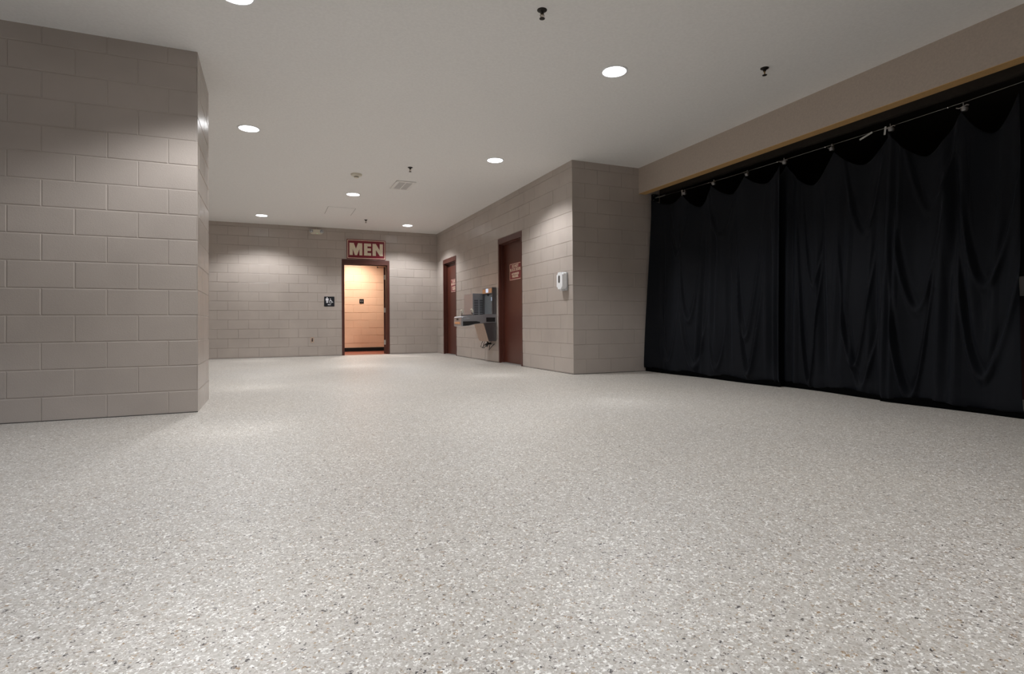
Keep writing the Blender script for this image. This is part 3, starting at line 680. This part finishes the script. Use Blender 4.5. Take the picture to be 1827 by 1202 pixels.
def curtain(y0, y1, off0, off1, seed, us, grooves, flare=0.0, flare_end=0.0):
    """us: draped U folds (y, z of the bottom, half width, arm height, depth); grooves: (y at z=1, lean, width, depth, z low, z high)"""
    rng = random.Random(seed); NS, NT_ = 260, 150
    ph = [(rng.uniform(3.0, 7.5), rng.uniform(0, 6.28), rng.uniform(0.4, 1)) for _ in range(3)]
    HEM = 0.058
    def surf(i, tt, hem):
        s = i/NS; y = y0+(y1-y0)*s
        zt, k, q = top_z(y)
        zb = HEM*(0.75+0.25*math.sin(9*y+seed))
        z = zt+(zb-zt)*tt if not hem else zb+0.012-tt*(zb+0.011)
        zr = z if not hem else zb
        t1 = min(1.0, max(0.0, (2.4-zr)/2.4))
        fold = math.cos(2*PI*q)*0.030*(1-0.6*t1)
        fold += sum(a*0.013*math.sin(fq*PI*y+p+0.8*math.sin(2.5*t1+p)) for fq, p, a in ph)*(0.35+0.65*t1)
        for (yc, h, hw, arm, am) in us:
            dy = (y-yc)/hw
            if abs(dy) < 1.6:
                e_ = (zr-h-arm*dy*dy)/(0.035+0.30*arm*abs(dy)*0.35)
                fold += am*(math.exp(-e_*e_)-0.45*math.exp(-(e_-1.9)**2*0.6))*math.exp(-max(0, abs(dy)-0.7)**2*8)
        for (yg, lean_, wd, am, za, zb_) in grooves:
            dy = (y-yg-lean_*(zr-1.0))/wd
            if abs(dy) < 3:
                env = 1/(1+math.exp(-(zr-za)/0.10))/(1+math.exp((zr-zb_)/0.18))
                fold -= am*math.exp(-dy*dy)*env; fold += 0.5*am*math.exp(-(abs(dy)-1.9)**2*1.6)*env
        lean = t1*t1*(3-2*t1)*0.6+0.4*t1
        x = CX+(bot_x(y)-CX)*lean-fold+off0+(off1-off0)*s
        if z < 0.11 and not hem: x += 0.010*((0.11-z)/0.06)**2
        if flare and s < 0.10: y += flare*(1-s/0.10)*max(0.0, t1-0.05)
        if flare_end and s > 0.9: y -= flare_end*(s-0.9)/0.1*t1
        if hem: x = bot_x(y)+0.004+off0+(off1-off0)*s+0.012*math.sin(5*y+seed); pass
        return (x, y, z)
    def sheet(rows, hem):
        bm = BM(); g = [[bm.verts.new(surf(i, j/rows, hem)) for i in range(NS+1)] for j in range(rows+1)]
        for a, b in zip(g, g[1:]):
            for i in range(NS): bm.faces.new((a[i], a[i+1], b[i+1], b[i]))
        return bm
    t = thing('stage_curtain', '', 'curtain', (CX, (y0+y1)/2, 0))
    for nm, bm, mat in (('drape', sheet(NT_, False), 'cloth'), ('hem', sheet(4, True), 'hem')):
        o = obj(nm, bm, mat, t)
        for p in o.data.polygons: p.use_smooth = True
        sm = o.modifiers.new('thickness', 'SOLIDIFY'); sm.thickness = 0.004; sm.offset = 1
    return t
G = 'black curtain panels across the opening'
U1 = [(5.75, 0.72, 0.15, 0.65, 0.030), (5.66, 0.12, 0.22, 0.60, 0.028), (4.78, 0.52, 0.16, 0.80, 0.034), (4.74, 0.10, 0.15, 0.75, 0.040), (6.15, 0.16, 0.17, 0.50, 0.022), (5.25, 0.13, 0.12, 0.40, 0.020), (5.2, 1.75, 0.2, 0.5, 0.018), (6.0, 1.6, 0.2, 0.5, 0.018)]
G1 = [(5.54, -0.05, 0.030, 0.034, 0.18, 1.6), (5.30, -0.02, 0.028, 0.026, 0.55, 1.9), (4.47, 0.03, 0.032, 0.036, 0.2, 1.7), (5.08, 0.04, 0.03, 0.022, 0.3, 1.5), (4.36, 0.0, 0.02, 0.024, 0.05, 2.2), (6.30, 0.02, 0.03, 0.020, 0.2, 1.8)]
U2 = [(4.02, 0.06, 0.13, 1.05, 0.034), (3.50, 0.28, 0.16, 0.75, 0.032), (3.42, 0.07, 0.14, 0.45, 0.024), (3.98, 1.05, 0.12, 0.55, 0.022), (3.45, 1.5, 0.18, 0.6, 0.020)]
G2 = [(3.86, 0.05, 0.035, 0.032, 0.25, 1.7), (3.66, -0.03, 0.03, 0.022, 0.3, 1.8), (4.24, 0.0, 0.03, 0.030, 0.05, 2.2), (3.30, 0.03, 0.03, 0.024, 0.15, 1.6)]
U3 = [(2.95, 0.055, 0.16, 0.80, 0.036), (2.92, 0.78, 0.17, 0.60, 0.026), (2.42, 0.26, 0.17, 0.70, 0.034), (2.43, 0.95, 0.15, 0.55, 0.024), (2.85, 1.6, 0.2, 0.6, 0.020)]
G3 = [(2.66, 0.0, 0.035, 0.034, 0.05, 1.9), (2.58, 0.10, 0.035, 0.026, 0.6, 2.2), (3.12, 0.0, 0.02, 0.022, 0.05, 2.3), (2.32, -0.02, 0.03, 0.022, 0.3, 1.9)]
for args, lab in (((6.56, 4.318, 0.0, -0.035, 31, U1, G1, 0.09), 'black cloth curtain panel farthest away, beside the block return wall'),
                  ((4.43, 3.192, 0.055, 0.03, 32, U2, G2), 'middle black cloth curtain panel, narrowest of the three'),
                  ((3.185, 2.245, -0.012, 0.0, 33, U3, G3, 0.0, 0.085), 'nearest black cloth curtain panel at the right edge of the opening')):
    o = curtain(*args); o['label'] = lab; o['group'] = G

t = thing('curtain_cable', 'thin metal cable stretched across the opening above the black curtains', 'cable', (CX, 6.6, 2.51))
pts = [(CX+0.10, YE-0.005, 2.533), (CX+0.02, 6.45, 2.505), (CX, 5.875, 2.476), (CX, 5.1, 2.458), (CX, 4.3, 2.448), (CX, 3.7, 2.444), (CX, 3.185, 2.441), (CX, 2.6, 2.446), (CX, 2.2, 2.458), (CX, 1.0, 2.49), (CX, -1.0, 2.53), (CX, YF, 2.53)]
bm = BM(); tube(bm, pts, 0.0019, 8); obj('wire', bm, 'wire', t, smooth=True)
bm = BM(); box(bm, 5.145, 5.265, YE-0.03, YE+0.001, 2.485, 2.585, 0.004); br = obj('bracket', bm, 'black', t)
for x, z in ((5.165, 2.565), (5.245, 2.565), (5.165, 2.50)):
    bm = BM(); lathe(bm, (x, YE-0.034, z), [(0.008, 0), (0.008, 0.006)], axis='y', n=6); obj('bolt', bm, 'hinge', br)
bm = BM(); tube(bm, [(CX+0.075, 6.60, 2.526), (CX+0.02, 6.44, 2.503), (CX+0.01, 6.30, 2.498)], 0.009, 8); obj('turnbuckle', bm, 'wire', t, smooth=True)
for y, z in ((5.44, 2.466), (4.40, 2.449), (3.83, 2.445), (2.73, 2.445)):
    bm = BM(); ball(bm, (CX, y, z), 0.007, 12); obj('stop_bead', bm, 'chrome', t, smooth=True)

def clip(y, z, label):
    x = CX-0.022
    t = thing('curtain_clip', label, 'clip', (x, y, z), 'metal clips holding the curtain tops')
    bm = BM(); lathe(bm, (x-0.008, y-0.02, z-0.008), [(0.004, -0.026), (0.02, -0.022), (0.026, -0.008), (0.024, 0.006), (0.012, 0.012), (0.003, 0.013)], n=20); obj('bell_cap', bm, 'clip_metal', t, smooth=True)
    bm = BM(); tube(bm, [(x, y+0.045, z+0.018), (x-0.005, y+0.02, z+0.006), (x-0.008, y-0.01, z+0.010), (x-0.012, y-0.04, z+0.014), (x-0.012, y-0.055, z+0.006)], 0.005, 8); obj('lever', bm, 'clip_metal', t, smooth=True)
    bm = BM(); tube(bm, [(x+0.01, y, z+0.045), (x+0.012, y, z+0.02), (x, y, z-0.005)], 0.004, 8); obj('hook', bm, 'wire', t, smooth=True)
    return t
ck = None
LAB = ['farthest metal clip on the curtain cable, next to the wall bracket', 'second metal clip from the block return wall', 'third metal clip from the block return wall, above the far curtain panel',
       'metal clip where the far and middle curtain panels meet', 'metal clip above the middle of the narrow curtain panel', 'metal clip where the middle and nearest curtain panels meet', 'nearest metal clip, at the right end of the cable']
for (y, z), lab in zip(CLIPS, LAB):
    if ck is None: ck = clip(y, z+0.008, lab)
    else: dup(ck, (CX-0.022, y, z+0.008), lab, random.uniform(-0.3, 0.3))
for y, ya, za, yb, zb2, lab in ((5.905, 5.905, 2.478, 5.905, 2.375, 'short pale strap hanging from the cable at its far end'),
                             (3.215, 3.215, 2.445, 3.225, 2.372, 'thin metal strap hanging from the cable above the nearest curtain join'),
                             (3.39, 3.455, 2.398, 3.335, 2.432, 'slanting bright metal strap under the cable above the narrow curtain panel')):
    bm = BM(); x = CX-0.03; dy, dz = yb-ya, zb2-za; L = math.hypot(dy, dz); ny, nz = -dz/L*0.008, dy/L*0.008
    prism(bm, [(x, ya+ny, za+nz), (x, yb+ny, zb2+nz), (x, yb-ny, zb2-nz), (x, ya-ny, za-nz)], (0.003, 0, 0))
    tag(obj('cable_strap', bm, 'hinge', loc=(x, y, min(za, zb2))), lab, 'strap', 'straps on the curtain cable')

# counter glimpsed past the right end of the curtain
t = thing('counter', 'dark red counter with pale grey edge glimpsed past the right end of the curtain', 'counter', (6.3, 2.0, 0))
bm = BM(); box(bm, 6.04, 6.6, 0.4, 3.6, 0, 0.91, 0.004, 1); obj('counter_base', bm, 'counter_base', t)
bm = BM(); box(bm, 5.99, 6.65, 0.35, 3.65, 0.91, 1.08, 0.006, 1); obj('counter_top', bm, 'counter_top', t)
